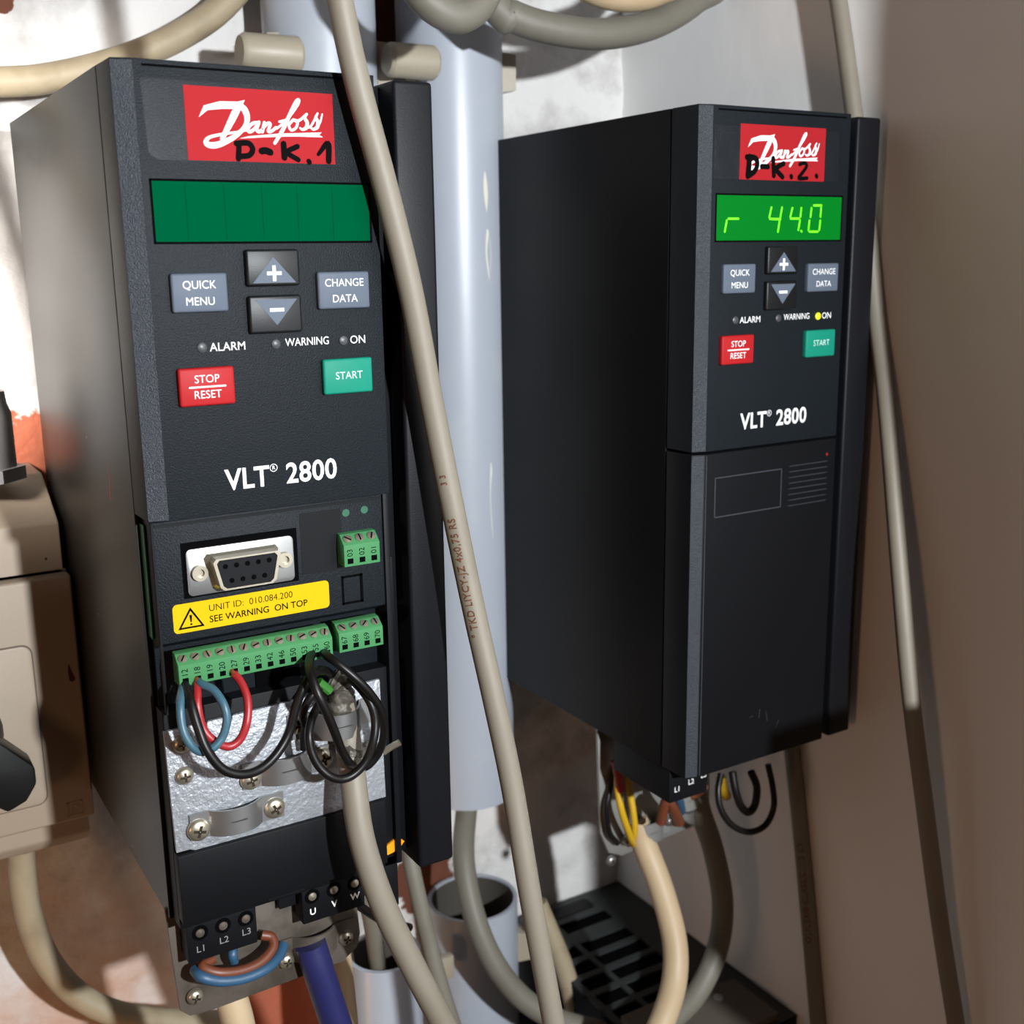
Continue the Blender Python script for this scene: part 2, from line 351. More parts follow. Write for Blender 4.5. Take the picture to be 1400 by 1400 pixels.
def drive(O, name, label, second):
    d = thing(name, (O[0] + 35, O[1] + 90, O[2] - 206), label, 'motor drive', 'frequency drives on the wall')
    # main housing behind the cover joint, cover, heatsink
    h = MB()
    if second: h.box(0, 60, 13.4, 112, -206, 0, .4)
    else:
        h.prism([(13.4, 0), (133, 0), (133, -206), (13.4, -206)], 'x', 0, 1.0, .2)
        h.prism([(13.4, 0), (133, 0), (133, -206), (24, -206), (24, -100), (13.4, -100)], 'x', .8, 60, .2)
    h.box(16 if second else 4, 58, 110, YW - O[1] - 1.5, -200, -6)
    h.build('housing', M['plastic_side' if second else 'plastic_side_glossy'], d, O)
    MB().box(.6, 59.4, 12.6, 13.8, -205.6 if second else -99.6, -.5).build('joint', M['void'], d, O)
    c = MB().prism(CHAMFER(12.8), 'z', -99.7, 0, .25)
    cv = c.build('front_cover', M['plastic'], d, O)
    MB().prism([(.33, 1.26), (4.5, .0), (4.6, -.04), (.3, 1.22)], 'z', -99.4, -.4).build('cover_edge', M['leather'], cv, O)
    MB().box(6.5, 58, -.03, .2, -1.5, -1.0).build('groove', M['void'], cv, O)
    hs = MB().box(66.3, 76.95, 3, YW - O[1] - 2.2, -207.5, -.1, 1.0, 3)
    hs.box(59.8, 67, 16, 126, -206, -1.5, .3)
    hs.build('heatsink', M['heatsink'], d, O)
    MB().box(60.1, 66.3, 11, 15.8, -205, -.8, .3).build('side_channel', M['plastic_dark'], d, O)
    # sticker, recess tape, marker writing
    MB().prism([(6.0, -3.9), (57.8, -3.9), (57.8, -20.6), (8.5, -20.4), (6.6, -19)] if not second else [(5.2, -5.4), (55, -5.6), (55.4, -20.2), (5.5, -20.2)], 'y', -.05, .1).build('clear_tape', M['tape_crinkled' if second else 'tape'], d, O)
    st = MB().prism([(15, -4.8), (49.3, -4.8), (49.3, -20.3), (15, -20.3)], 'y', -.09, .1).build('brand_sticker', M['red'], d, O)
    st['label'] = 'red sticker with white script'
    lo = MB(); logo(lo, -.12)
    lo.build('script_lettering', M['white'], st, O, smooth=False)
    hw = MB(); y = -.16
    if not second:
        k = 1.75
        for pts, wd_ in (([(512, 372), (512, 402), (510, 444)], 18), ([(500, 372), (555, 370), (578, 398), (562, 428), (512, 434)], 18), ([(622, 408), (640, 406), (662, 414)], 22),
                         ([(726, 374), (730, 440)], 20), ([(792, 386), (744, 414), (796, 450)], 17), ([(846, 456), (850, 462)], 16), ([(892, 424), (938, 372), (942, 456)], [12, 20, 20])):
            hw.stroke([lg(p) for p in pts], [KP * 1.45 * (wd_ if not isinstance(wd_, list) else wd_[i]) for i in range(len(pts))], y)
    else:
        def lb(p):
            q = py_(900 + p[0] / 4.242, 130 + p[1] / 4.242, O[1]); return (q.x - O[0], q.z - O[2])
        for pts, wd_ in (([(527, 360), (524, 410), (518, 468)], 26), ([(512, 360), (560, 366), (572, 402), (556, 442), (524, 466)], 22), ([(598, 414), (634, 416)], 20),
                         ([(664, 368), (668, 468)], 20), ([(724, 398), (682, 428), (718, 476)], 20), ([(768, 470), (770, 476)], 18), ([(818, 402), (846, 394), (858, 412), (836, 448), (812, 482), (860, 482)], 15), ([(914, 468), (916, 472)], 18)):
            hw.stroke([lb(p) for p in pts], wd_ * .081 * .95, y)
    hw.build('marker_writing', M['marker'], st, O, smooth=False)
    # display window
    bz = MB()
    for x0, x1, z0, z1 in ((6.2, 57.9, -24.8, -24.3), (6.2, 57.9, -38.1, -37.6), (6.2, 6.7, -37.8, -24.5), (57.4, 57.9, -37.8, -24.5)): bz.box(x0, x1, -.12, .2, z0, z1)
    ds = MB().box(6.65, 57.45, -.06, .3, -37.6, -24.8).build('display', M['screen_on'] if second else M['screen_off'], d, O)
    ds['label'] = 'lit green display reading r 44.0' if second else 'unlit dark green display window'
    bz.build('display_frame', M['void'], ds, O)
    if second:
        def dg(p):
            q = py_(900 + p[0] / 4.242, 130 + p[1] / 4.242, O[1]); return (q.x - O[0], q.z - O[2])
        sg = MB()
        for a, b in (((405, 717), (463, 717)), ((396, 727), (384, 792)), ((655, 652), (642, 708)), ((646, 718), (706, 720)), ((716, 652), (706, 708)), ((702, 728), (692, 792)),
                     ((776, 655), (764, 705)), ((766, 716), (814, 716)), ((828, 655), (822, 707)), ((820, 726), (810, 782)), ((826, 788), (829, 791)),
                     ((900, 640), (944, 640)), ((942, 655), (938, 705)), ((937, 728), (931, 782)), ((874, 792), (922, 792)), ((874, 728), (868, 784)), ((886, 655), (880, 707))):
            sg.stroke([dg(a), dg(b)], .62, -.1, 2)
        sg.build('digits', M['digit'], ds, O, smooth=False)
    else:
        ln = MB()
        for x in (13.7, 22.3, 31, 39.4, 48): ln.box(x, x + .22, -.065, 0, -37.2, -25.2)
        ln.build('digit_seam', M['screen_off_line'], ds, O)
    # keys
    key(d, O, 'key', 8.8, 21.4, -52.9, -44.4, M['btn_grey'], [('t', 'QUICK', 15, -47.0, 1.85), ('t', 'MENU', 15, -50.6, 1.85)], M['white'], 'grey key reading QUICK MENU')
    key(d, O, 'key', 43.0, 56.1, -53.3, -44.7, M['btn_grey'], [('t', 'CHANGE', 49.6, -47.3, 1.85), ('t', 'DATA', 49.6, -51.0, 1.85)], M['white'], 'grey key reading CHANGE DATA')
    key(d, O, 'key', 8.85, 21.6, -73.8, -65.2, M['btn_red'], [('t', 'STOP', 15.2, -67.8, 1.85), ('r', 11, 19.5, -69.7, -69.3), ('t', 'RESET', 15.2, -71.3, 1.85)], M['white'], 'red key reading STOP RESET')
    key(d, O, 'key', 43.3, 56.0, -73.5, -65.1, M['btn_green'], [('t', 'START', 49.8, -69.2, 1.85)], M['offwhite'], 'green key reading START')
    for up, z0, z1 in ((1, -47.6, -39.4), (0, -58.3, -49.7)):
        k = MB().box(26.0, 38.7, -1.5, .8, z0, z1, .6, 3).build('key', M['btn_black'], d, O)
        k['label'] = 'black key with grey triangle and plus sign' if up else 'black key with grey triangle and minus sign'
        tri = [(32.4, -41.1), (27.3, -46.9), (37.6, -46.9)] if up else [(27.6, -50.6), (37.6, -50.6), (32.5, -56.5)]
        MB().prism(tri, 'y', -1.57, -1.4).build('triangle', M['btn_grey'], k, O)
        s = MB()
        if up: s.box(30.7, 34.2, -1.62, -1.55, -45.15, -44.35).box(32.05, 32.85, -1.625, -1.55, -46.5, -43.0)
        else: s.box(30.9, 34.3, -1.62, -1.55, -53.4, -52.6)
        s.build('legend', M['white'], k, O)
    for x, z, t, tx in ((15.0, -60.8, 'ALARM', 21), (32.4, -60.9, 'WARNING', 40), (49.3, -60.9, 'ON', 53)):
        on = second and t == 'ON'
        l = MB().lathe([(1.15, 0), (1.1, .35), (.7, .55), (.02, .6)], (x, .1, z), (0, -1, 0), 18).build('indicator_light', M['led_on'] if on else M['led_off'], d, O)
        l['label'] = 'glowing yellow indicator' if on else 'unlit grey indicator'
    tx = MB().text('ALARM', 21.0, -60.95, -.05, 1.95, .004, .98).text('WARNING', 40.2, -60.75, -.05, 1.9, .004, .87).text('ON', 53.1, -60.9, -.05, 1.95, .004, .98)
    tx.build('indicator_names', M['white'], d, O, smooth=False)
    tt = MB().text('VLT', 18.3, -91.9, -.05, 5.0, .02, .9, 'LEFT', spacing=1.02).text('2800', 33.0, -91.9, -.05, 5.0, .02, .92, 'LEFT', spacing=1.05)
    tt.text('R', 30.05, -89.9, -.05, .95, .008)
    n = 24; tt.add([(30.05 + r * math.cos(2 * math.pi * k / n), -.05, -89.9 + r * math.sin(2 * math.pi * k / n)) for r in (.95, .8) for k in range(n)], [(k, (k + 1) % n, n + (k + 1) % n, n + k) for k in range(n)])
    tt.build('model_lettering', M['white'], d, O, smooth=False)
    if second: drive_second(d, O)
    else: drive_first(d, O)
    return d

def pan_screw(parent, O, x, y, z, r=2.7, name='screw', m='screw', ang=.5):
    s = MB().lathe([(r, 0), (r, .5), (r * .93, 1.0), (r * .7, 1.45), (r * .35, 1.7), (.02, 1.85)], (x, y, z), (0, -1, 0), 20).build(name, M[m], parent, O)
    c = MB()
    for a in (ang, ang + math.pi / 2):
        u = Vector((math.cos(a), 0, math.sin(a))); w_ = Vector((-u.z, 0, u.x))
        q = [Vector((x, y - 1.82, z)) + u * i * r * .52 + w_ * j * r * .12 for i, j in ((-1, -1), (1, -1), (1, 1), (-1, 1))]
        c.add([*q, *[p + Vector((0, .6, 0)) for p in q]], [(0, 1, 2, 3), (4, 5, 6, 7), (0, 1, 5, 4), (1, 2, 6, 5), (2, 3, 7, 6), (3, 0, 4, 7)])
    c.build('cross_slot', M['slot'], s, O, smooth=False)
    return s
def saddle(d, O, x0, x1, z0, z1, yp, hgt, fl=6, fr=6, m='steel_smooth', th=.6):
    n = 14; up = []
    for k in range(n + 1):
        t = k / n; x = x0 + (x1 - x0) * t; up.append((x, yp - hgt * min(1, (math.sin(math.pi * t)) ** .55)))
    path = [(x0 - fl, yp - .15), (x0 - .6, yp - .15)] + up[1:-1] + [(x1 + .6, yp - .15), (x1 + fr, yp - .15)]
    v = []; f = []
    for i, (x, y) in enumerate(path):
        a = Vector(path[max(0, i - 1)]); b = Vector(path[min(len(path) - 1, i + 1)]); t = (b - a).normalized(); nn = Vector((t.y, -t.x)) * th
        if nn.y > 0: nn = -nn
        v += [(x, y, z0), (x, y, z1), (x + nn.x, y + nn.y, z1), (x + nn.x, y + nn.y, z0)]
    for i in range(len(path) - 1):
        for k in range(4): f.append((4 * i + k, 4 * i + (k + 1) % 4, 4 * i + 4 + (k + 1) % 4, 4 * i + 4 + k))
    e = 4 * (len(path) - 1); f += [(0, 1, 2, 3), (e, e + 1, e + 2, e + 3)]
    xm, zm = (x0 + x1) / 2, (z0 + z1) / 2
    mb = MB().add(v, f)
    mb.add([(xm - 2, yp - hgt - th - .02, zm), (xm + 2, yp - hgt - th - .02, zm), (xm + 2, yp - hgt - th - .02, zm + .4), (xm - 2, yp - hgt - th - .5, zm + .5)], [(0, 1, 2, 3)])
    return mb.build('cable_clamp', M[m], d, O)

def terminals(d, O, x0, x1, zt, zf, zb, names, front, back, flip=False):
    # green plug: sloping screw face on top, upright wire face below
    n = len(names); p = (x1 - x0) / n
    bk = MB().prism([(back, zt + .3), (front + 2.6, zt), (front, zf), (front, zb), (back, zb)], 'x', x0, x1, .12).build('terminal_plug', M['green_term'], d, O)
    lab = MB(); hole = MB()
    for i, nm in enumerate(names):
        xc = x0 + p * (i + .5)
        nrm = Vector((0, -(zt - zf), 2.6)).normalized()
        cpt = Vector((xc, front + 1.3, (zt + zf) / 2)) + Vector((0, 0, .2))
        s = MB().lathe([(p * .36, 0), (p * .36, .12), (.02, .25)], cpt, nrm, 12)
        so = s.build('terminal_screw', M['screw'], bk, O)
        tv = nrm.cross(Vector((1, 0, 0))); a = random.uniform(.2, 2.6); u = (Vector((1, 0, 0)) * math.cos(a) + tv * math.sin(a)) * p * .3; w_ = nrm.cross(u).normalized() * p * .06
        q = cpt + nrm * .28
        hole.add([q + u + w_, q - u + w_, q - u - w_, q + u - w_], [(0, 1, 2, 3)])
        hole.box(xc - p * .24, xc + p * .24, front - .05, front + .4, zb + .7, zb + .7 + p * .42)
        lab.text(nm, xc, zf - (zf - zb) * .30 - .3, front - .03, 1.55, 0, .95, rot=math.pi / 2)
    hole.build('wire_slots', M['void'], bk, O, smooth=False)
    lab.build('terminal_numbers', M['marker'], bk, O, smooth=False)
    return bk

def drive_first(d, O):
    for name, m, q in (('paint_scratch', 'orange_paint', ((148, 635), (149.5, 660), (151, 684))), ('paint_fleck', 'white', ((134.5, 838), (134.2, 840.5))), ('paint_fleck', 'white', ((118, 596), (118.4, 599))), ('paint_fleck', 'white', ((181, 1155), (181.2, 1158)))):
        t = MB(); pts = [px_(a, b, -.03) for a, b in q]; v = []
        for i, p in enumerate(pts):
            w_ = (.9 if name == 'paint_scratch' else .5) * (.35 + .65 * i / (len(pts) - 1)); v += [p + Vector((0, -w_ / 2, 0)), p + Vector((0, w_ / 2, 0))]
        t.add(v, [(2 * i, 2 * i + 1, 2 * i + 3, 2 * i + 2) for i in range(len(pts) - 1)]).build(name, M[m], d, O, smooth=False)
    # open connection bay under the front cover
    MB().prism([(26, -148.5), (26, -100), (6, -100), (6, -130.5), (12, -133), (12, -148.5)], 'x', 1.6, 60.4, .2).build('control_panel', M['plastic'], d, O)
    MB().box(.95, 1.35, 10, 26, -130, -102).build('circuit_board', M['pcb'], d, O)
    rim = MB()
    rim.box(60.4, 62, 5.2, 26, -205, -100, .2).box(2.5, 60, 5.75, 6.2, -102.2, -101.5).box(1.7, 2.2, 5.4, 7, -148, -101)
    rim.box(62, 63.2, 6.5, 20, -142, -118, .2).box(62, 63.2, 8, 20, -196, -184, .2)
    rim.build('bay_rim', M['plastic_dark'], d, O)
    MB().box(38, 49, 5.9, 6.2, -119, -103.2).build('smooth_field', M['plastic_dark'], d, O)
    g = MB()
    for x, z in ((50.4, -104.6), (55.5, -104.4)): g.lathe([(1.0, 0), (1.0, .1)], (x, 6.05, z), (0, -1, 0), 14)
    g.build('light_window', M['pcb'], d, O)
    sq = MB()
    for a in ((48.3, 54.2, -121.6, -121.0), (48.3, 54.2, -128.6, -128.0), (48.3, 48.9, -128.6, -121), (53.4, 54.2, -128.6, -121)): sq.box(a[0], a[1], 5.9, 6.3, a[2], a[3])
    sq.build('snap_slot', M['void'], d, O)
    # serial socket
    MB().box(8.2, 37, 5.92, 6.4, -120.2, -106.6).build('socket_cutout', M['void'], d, O)
    fl = MB().prism(rrect(9.1, 35.7, -119.6, -108.2, 1.2), 'y', 5.1, 5.9, .12).build('serial_socket', M['steel_smooth'], d, O)
    fl['label'] = 'nickel nine-hole serial socket'
    def dshape(k, dx=0, dz=0):
        pts = [(-7.6, 3.9), (7.6, 3.9), (8.3, 3.0), (6.9, -3.2), (5.9, -4.0), (-5.9, -4.0), (-6.9, -3.2), (-8.3, 3.0)]
        return [(22.5 + x * k + dx, -114.2 + z * k + dz) for x, z in pts]
    out, inn = dshape(1.0), dshape(.9); sh = MB(); n = len(out)
    base_ = dshape(1.12)
    for i in range(n):
        j = (i + 1) % n
        sh.add([(base_[i][0], 5.0, base_[i][1]), (base_[j][0], 5.0, base_[j][1]), (out[j][0], 4.0, out[j][1]), (out[i][0], 4.0, out[i][1])], [(0, 1, 2, 3)])
        sh.add([(out[i][0], 4.0, out[i][1]), (out[j][0], 4.0, out[j][1]), (out[j][0], .6, out[j][1]), (out[i][0], .6, out[i][1])], [(0, 1, 2, 3)])
        sh.add([(out[i][0], .6, out[i][1]), (out[j][0], .6, out[j][1]), (inn[j][0], .6, inn[j][1]), (inn[i][0], .6, inn[i][1])], [(0, 1, 2, 3)])
    sh.build('shell', M['screw'], fl, O, ang=50)
    MB().prism(inn, 'y', .9, 5).build('insert', M['plastic_dark'], fl, O)
    ho = MB()
    for r_, zz, n_, off in ((0, -112.4, 5, 0), (1, -116.0, 4, 1.35)):
        for k in range(n_): ho.lathe([(.62, 0), (.62, .1)], (22.5 - 5.4 + 2.7 * k + off, .88, zz), (0, -1, 0), 10)
    ho.build('pin_holes', M['void'], fl, O)
    for x, z in ((11.9, -114.0), (33.0, -113.9)):
        MB().ring(1.9, 1.05, (x, 5.1, z), (0, -1, 0), 1.3, 24).lathe([(1.06, 0), (1.0, .4), (.5, .4)], (x, 5.1, z), (0, -1, 0), 16).build('jack_post', M['screw'], fl, O)
    # yellow warning label
    yl = MB().prism(rrect(5.2, 44.8, -128.5, -121.3, 1.1), 'y', 5.93, 6.1).build('warning_label', M['yellow'], d, O)
    yl['label'] = 'yellow unit ID warning label'
    y = 5.9; t = MB().text('UNIT ID:  010.084.200', 13.8, -123.5, y, 1.7, -.004, .98, 'LEFT').text('SEE WARNING  ON TOP', 13.8, -126.3, y, 1.7, .012, .98, 'LEFT')
    tri = [(9.4, -122.4), (6.2, -127.6), (12.6, -127.6)]; inn = [(9.4, -123.3), (7.0, -127.15), (11.8, -127.15)]
    for i in range(3): t.poly([tri[i], tri[(i + 1) % 3], inn[(i + 1) % 3], inn[i]], y)
    t.poly([(9.05, -124.3), (9.75, -124.3), (9.55, -126.1), (9.25, -126.1)], y).poly([(9.15, -126.4), (9.65, -126.4), (9.65, -126.85), (9.15, -126.85)], y)
    t.build('label_text', M['marker'], yl, O, smooth=False)
    # green plugs
    terminals(d, O, 4.2, 43.0, -132.6, -134.8, -139.9, ['12', '18', '19', '20', '27', '29', '33', '42', '46', '50', '53', '55', '60'], .8, 5.5)
    terminals(d, O, 44.8, 57.0, -132.4, -134.4, -139.4, ['67', '68', '69', '70'], .8, 5.5)
    terminals(d, O, 47.6, 57.4, -109.6, -112.0, -117.5, ['03', '02', '01'], 1.6, 8)
    MB().box(26, 38, 11.5, 12.3, -148, -143, .2).build('marking_strip', M['void'], d, O)
    # shield plate with clamps
    pl = MB().prism([(.6, -152.0), (57.4, -150.4), (57.8, -184.2), (6.5, -184.9), (4.5, -183.9), (1.2, -183.9)], 'y', 5, 6.2, .15)
    pl.build('shield_plate', M['steel'], d, O)
    MB().box(1, 61, 7, 25, -206, -148, .2).build('bay_floor', M['plastic_dark'], d, O)
    for x, z, r in ((4.6, -155.7, 2.3), (4.5, -164.0, 2.3), (6.8, -178.9, 2.9), (26.4, -178.4, 2.8), (20.7, -169.1, 2.7), (40.1, -168.2, 2.9), (33.9, -157.2, 2.8)):
        pan_screw(d, O, x, 4.6 if r > 2.5 else 5, z, r, ang=random.uniform(0, 1.5))
    saddle(d, O, 10.3, 22.4, -181.4, -174.6, 5, 3.2, 5.5, 6.5)
    saddle(d, O, 24.2, 36.2, -171.6, -164.8, 5, 3.2, 5.5, 6.5)
    saddle(d, O, 37.2, 50.6, -161.4, -154.6, 5, 7.3, 6, 5)
    # power terminal cover and power terminals
    tc = MB().box(1.0, 57, 3.6, 8, -203.0, -184.4, .3).box(23, 33, 3.8, 8, -203.5, -202.5)
    tc.build('terminal_cover', M['plastic_dark'], d, O)
    u = MB().box(33.5, 51.6, 8, 30, -216.3, -203.5, .4).box(28.6, 33.6, 12, 30, -212, -203).build('power_terminal', M['plastic_dark'], d, O)
    MB().text('U', 36.4, -213.2, 7.95, 1.9, .02).text('V', 42.6, -212.9, 7.95, 1.9, .02).text('W', 48.7, -212.6, 7.95, 1.9, .02).build('terminal_letters', M['white'], u, O, smooth=False)
    for x in (36.4, 42.6, 48.7):
        MB().ring(2.1, .1, (x, 8.0, -208.6), (0, -1, 0), .15, 18).build('screw_well', M['void'], u, O)
        MB().lathe([(1.25, 0), (1.1, .4), (.02, .7)], (x, 8.0, -208.6), (0, -1, 0), 14).build('terminal_screw', M['screw'], u, O)
    l = MB().box(2.6, 20.9, 8, 30, -217, -203.5, .4).build('power_terminal', M['plastic_dark'], d, O)
    MB().text('L1', 6, -213.6, 7.95, 1.9, .005).text('L2', 12, -213.2, 7.95, 1.9, .005).text('L3', 18, -212.9, 7.95, 1.9, .005).build('terminal_letters', M['grey_ink'], l, O, smooth=False)
    for x in (6, 12, 18):
        MB().ring(2.1, .1, (x, 8.0, -209), (0, -1, 0), .15, 18).build('screw_well', M['void'], l, O)
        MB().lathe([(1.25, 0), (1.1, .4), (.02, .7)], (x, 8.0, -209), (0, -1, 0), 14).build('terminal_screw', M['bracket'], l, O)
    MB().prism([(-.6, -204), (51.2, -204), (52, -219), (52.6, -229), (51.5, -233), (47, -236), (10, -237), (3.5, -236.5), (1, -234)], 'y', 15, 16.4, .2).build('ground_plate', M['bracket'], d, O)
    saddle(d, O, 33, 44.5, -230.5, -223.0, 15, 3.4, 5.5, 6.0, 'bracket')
    for x, z in ((4.9, -230.6), (30.2, -229.2), (47.8, -228.3)): pan_screw(d, O, x, 14.4, z, 2.2, ang=1.2)
    MB().box(57.2, 61.5, 7, 24, -219, -203, .5).build('lower_lip', M['plastic_dark'], d, O)
    MB().prism([(56, -200.5), (61.4, -197.8), (63.4, -199.6), (61.5, -201.6), (56.5, -202.6)], 'y', 6.3, 7.4).build('orange_tab', M['orange'], d, O)

def drive_second(d, O):
    c = MB().prism(CHAMFER(12.8), 'z', -205.6, -100.5, .25).build('lower_cover', M['plastic_dark'], d, O)
    MB().prism([(.33, 1.26), (4.2, .16), (4.2, .1), (.3, 1.22)], 'z', -205.2, -100.9).build('cover_edge', M['leather'], c, O)
    e = MB()
    for a in ((8.6, 36.4, -108.3, -108.05), (8.6, 36.4, -120.6, -120.35), (8.6, 8.85, -120.6, -108.1), (36.1, 36.35, -120.6, -108.1), (5.0, 5.2, -205, -101)): e.box(a[0], a[1], -.08, .1, a[2], a[3])
    for k in range(8): e.box(39.6, 56.4, -.08, .1, -107.8 - k * 1.85, -107.65 - k * 1.85)
    e.build('moulded_field', M['embossed'], c, O)
    MB().lathe([(.45, 0), (.3, .1)], (56.2, .0, -105.5), (0, -1, 0), 10).build('red_speck', M['red'], c, O)
    sc = MB()
    for x, z, a, ln in ((30, -191, 1.4, 3), (34, -193, 1.8, 4), (26, -190, .2, 1.5), (38, -196, 1.1, 2.5)):
        sc.stroke([(x, z), (x + math.cos(a) * ln, z + math.sin(a) * ln)], .12, -.04, 2)
    sc.build('scratches', M['embossed'], c, O, smooth=False)
    # connections below
    u = MB().box(0.3, 16.5, 9, 40, -217.5, -205, .4).build('power_terminal', M['plastic_dark'], d, O)
    MB().text('L1', 3.6, -213.2, 8.95, 1.9, .01).text('L2', 9.4, -212, 8.95, 1.9, .01).text('L3', 14.8, -211, 8.95, 1.9, .01).build('terminal_letters', M['white'], u, O, smooth=False)
    u2 = MB().box(30, 50, 9, 30, -211, -205, .4).build('power_terminal', M['plastic_dark'], d, O)
    MB().text('U', 33, -209.4, 8.95, 1.5, .01).text('V', 40, -209, 8.95, 1.5, .01).text('W', 46.5, -208.6, 8.95, 1.5, .01).build('terminal_letters', M['white'], u2, O, smooth=False)
    MB().prism([(.6, -204), (53, -204), (54, -250), (52, -256.5), (12, -259), (6, -256), (2.2, -247)], 'y', 50, 51.4, .2).build('ground_plate', M['steel_dull'], d, O)
    saddle(d, O, 36, 47, -247, -239, 50, 4, 4, 5, 'steel_dull')
    saddle(d, O, 16, 30, -255, -247, 50, 4.4, 3, 4, 'steel_dull')
    for x, z in ((12.5, -252), (33, -250), (42, -247.5), (5.5, -258)): pan_screw(d, O, x, 48.4, z, 2.0, m='steel_smooth')

drive((0, 0, 0), 'frequency_drive', 'black motor drive with unlit display and open wiring bay, marked D-K.1', False)
drive((161.7, 3.07, -.48), 'frequency_drive', 'black motor drive with lit green display reading r 44.0, marked D-K.2', True)

# ------------------------------------------------------------------ conduit pipes and clips
def pipe(pts, r, label, open_top=False, wall_=1.6, marks=None, name='conduit_pipe'):
    a, b = Vector(pts[0]), Vector(pts[1]); ax = (b - a); L = ax.length
    o = MB().ring(r, r - wall_, a, ax, L, 56).build(name, M['pipe'], None, ang=40)
    tag(o, label, 'pipe', 'white conduit pipes on the back wall')
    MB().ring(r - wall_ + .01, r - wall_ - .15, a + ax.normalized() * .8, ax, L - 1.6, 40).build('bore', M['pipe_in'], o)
    return o
P1 = (150.8, 131)
p1 = pipe([(P1[0] + 1.2, P1[1], -259), (P1[0], P1[1], 360)], 19.2, 'long white plastic conduit pipe standing between the two black drives')
M['glue'] = mat('old_glue_smear', lin(222, 220, 206), .4)
for ang0, z0_, z1_, w0 in ((.16, -12, -26, .05), (.2, -32, -50, .07), (.18, -118, -150, .05)):
    v = []; f = []
    for k in range(13):
        t = k / 12; ww = w0 * math.sin(math.pi * min(1, .08 + t * .9)); zz = z0_ + (z1_ - z0_) * t
        for s_ in (-1, 1):
            a = -math.pi / 2 + ang0 + .25 * 0 + s_ * ww + t * .03; v.append((P1[0] + .5 + 19.26 * math.cos(a), P1[1] + 19.26 * math.sin(a), zz))
    for k in range(12): f.append((2 * k, 2 * k + 1, 2 * k + 3, 2 * k + 2))
    MB().add(v, f).build('glue_smear', M['glue'], p1)
P2 = ((py_(365, 60, 131) + py_(506, 60, 131)) / 2).x
pipe([(P2, 131, 2), (P2, 131, 360)], 19.2, 'white plastic conduit pipe rising behind the top of the drive marked D-K.1')
q = (py_(591, 1235, 131) + py_(699, 1235, 131)) / 2
pipe([(q.x, 131, -470), (q.x, 131, q.z + 3)], 19.2, 'white conduit pipe with dark open top, below the long pipe')
P4 = py_(524, 1300, 78)
pipe([(P4.x, 78, -470), (P4.x, 78, P4.z)], 13.2, 'white conduit pipe with dark open top, under the drive marked D-K.1')
def clip(cx, cy, r, z0, z1, label):
    # saddle clip: C-shaped jaw around the pipe with thick lips and a foot to the wall
    o = thing('pipe_clip', (cx, YW, z0), label, 'pipe clip', 'ivory pipe clips')
    v = []; f = []; n = 36; a0 = math.radians(-25); a1 = math.radians(205)
    for k in range(n + 1):
        a = a0 + (a1 - a0) * k / n; th = 2.4 + 3.2 * max(0, 1 - min(k, n - k) / 5)
        for rr, zz in ((r + .1, z0), (r + .1, z1), (r + th, z1 - .8), (r + th, z0 + .8)): v.append((cx + rr * math.cos(a), cy + rr * math.sin(a), zz))
    for k in range(n):
        for i in range(4): f.append((4 * k + i, 4 * k + (i + 1) % 4, 4 * k + 4 + (i + 1) % 4, 4 * k + 4 + i))
    e = 4 * n; f += [(0, 1, 2, 3), (e, e + 1, e + 2, e + 3)]
    MB().add(v, f).build('jaw', M['clip'], o)
    MB().box(cx - 11, cx + 11, cy + r + 1.5, YW + 1, z0, z1, 1).build('foot', M['clip'], o)
    return o
c1 = clip(P1[0], P1[1], 19.2, 17, 31, 'ivory clip holding the long white pipe between the drives')
c2 = clip(P2, 131, 19.2, 16, 31, 'ivory clip holding the pipe behind the top of the drive marked D-K.1')
# long side lug of each upper clip
MB().lathe([(5.0, 0), (5.8, 1), (5.6, 17), (4.6, 18.3)], (135.8, 113, 23.6), (-1, 0, 0), 20).build('lug', M['clip'], c1)
MB().lathe([(5.0, 0), (5.8, 1), (5.6, 18.6), (4.6, 20)], (86.6, 113, 22.6), (-1, 0, 0), 20).build('lug', M['clip'], c2)
c3 = clip(q.x, 131, 19.2, -342, -328, 'ivory clip on the lower open pipe, beside the hanging grey cables')
t_ = py_(610, 1324, 113); MB().box(t_.x - 4.5, t_.x + 3.5, 112.5, 116, t_.z - 5, t_.z + 5, .5).build('lug', M['clip'], c3)
# ------------------------------------------------------------------ cables
def extend(pts, a, b, r):           # let a cable run on past the edge of the picture
    P = [Vector(p) for p in pts]
    def go(p, q, L):
        d = (p - q).normalized(); d = (d + Vector((0, 0, .5 if d.z > 0 else -.5))).normalized(); out = []
        for k in range(1, 5):
            e = p + d * L * k / 4; e.y = min(e.y, YW - 4.5 - r); e.x = min(e.x, XW - .2 - r); out.append(e)
        return out
    if a: P = go(P[0], P[1], a)[::-1] + P
    if b: P = P + go(P[-1], P[-2], b)
    return P
def cable(pts, r, m, label, name='cable', group=None, cat='cable', seg=18, ext=(0, 0)):
    pts = extend(pts, ext[0], ext[1], r)
    o = MB().tube(pts, r, seg).build(name, M[m], None, ang=60)
    return tag(o, label, cat, group)
def yy(*a): return [py_(*p) for p in a]
def xx(x, *a): return [px_(p[0], p[1], x) for p in a]
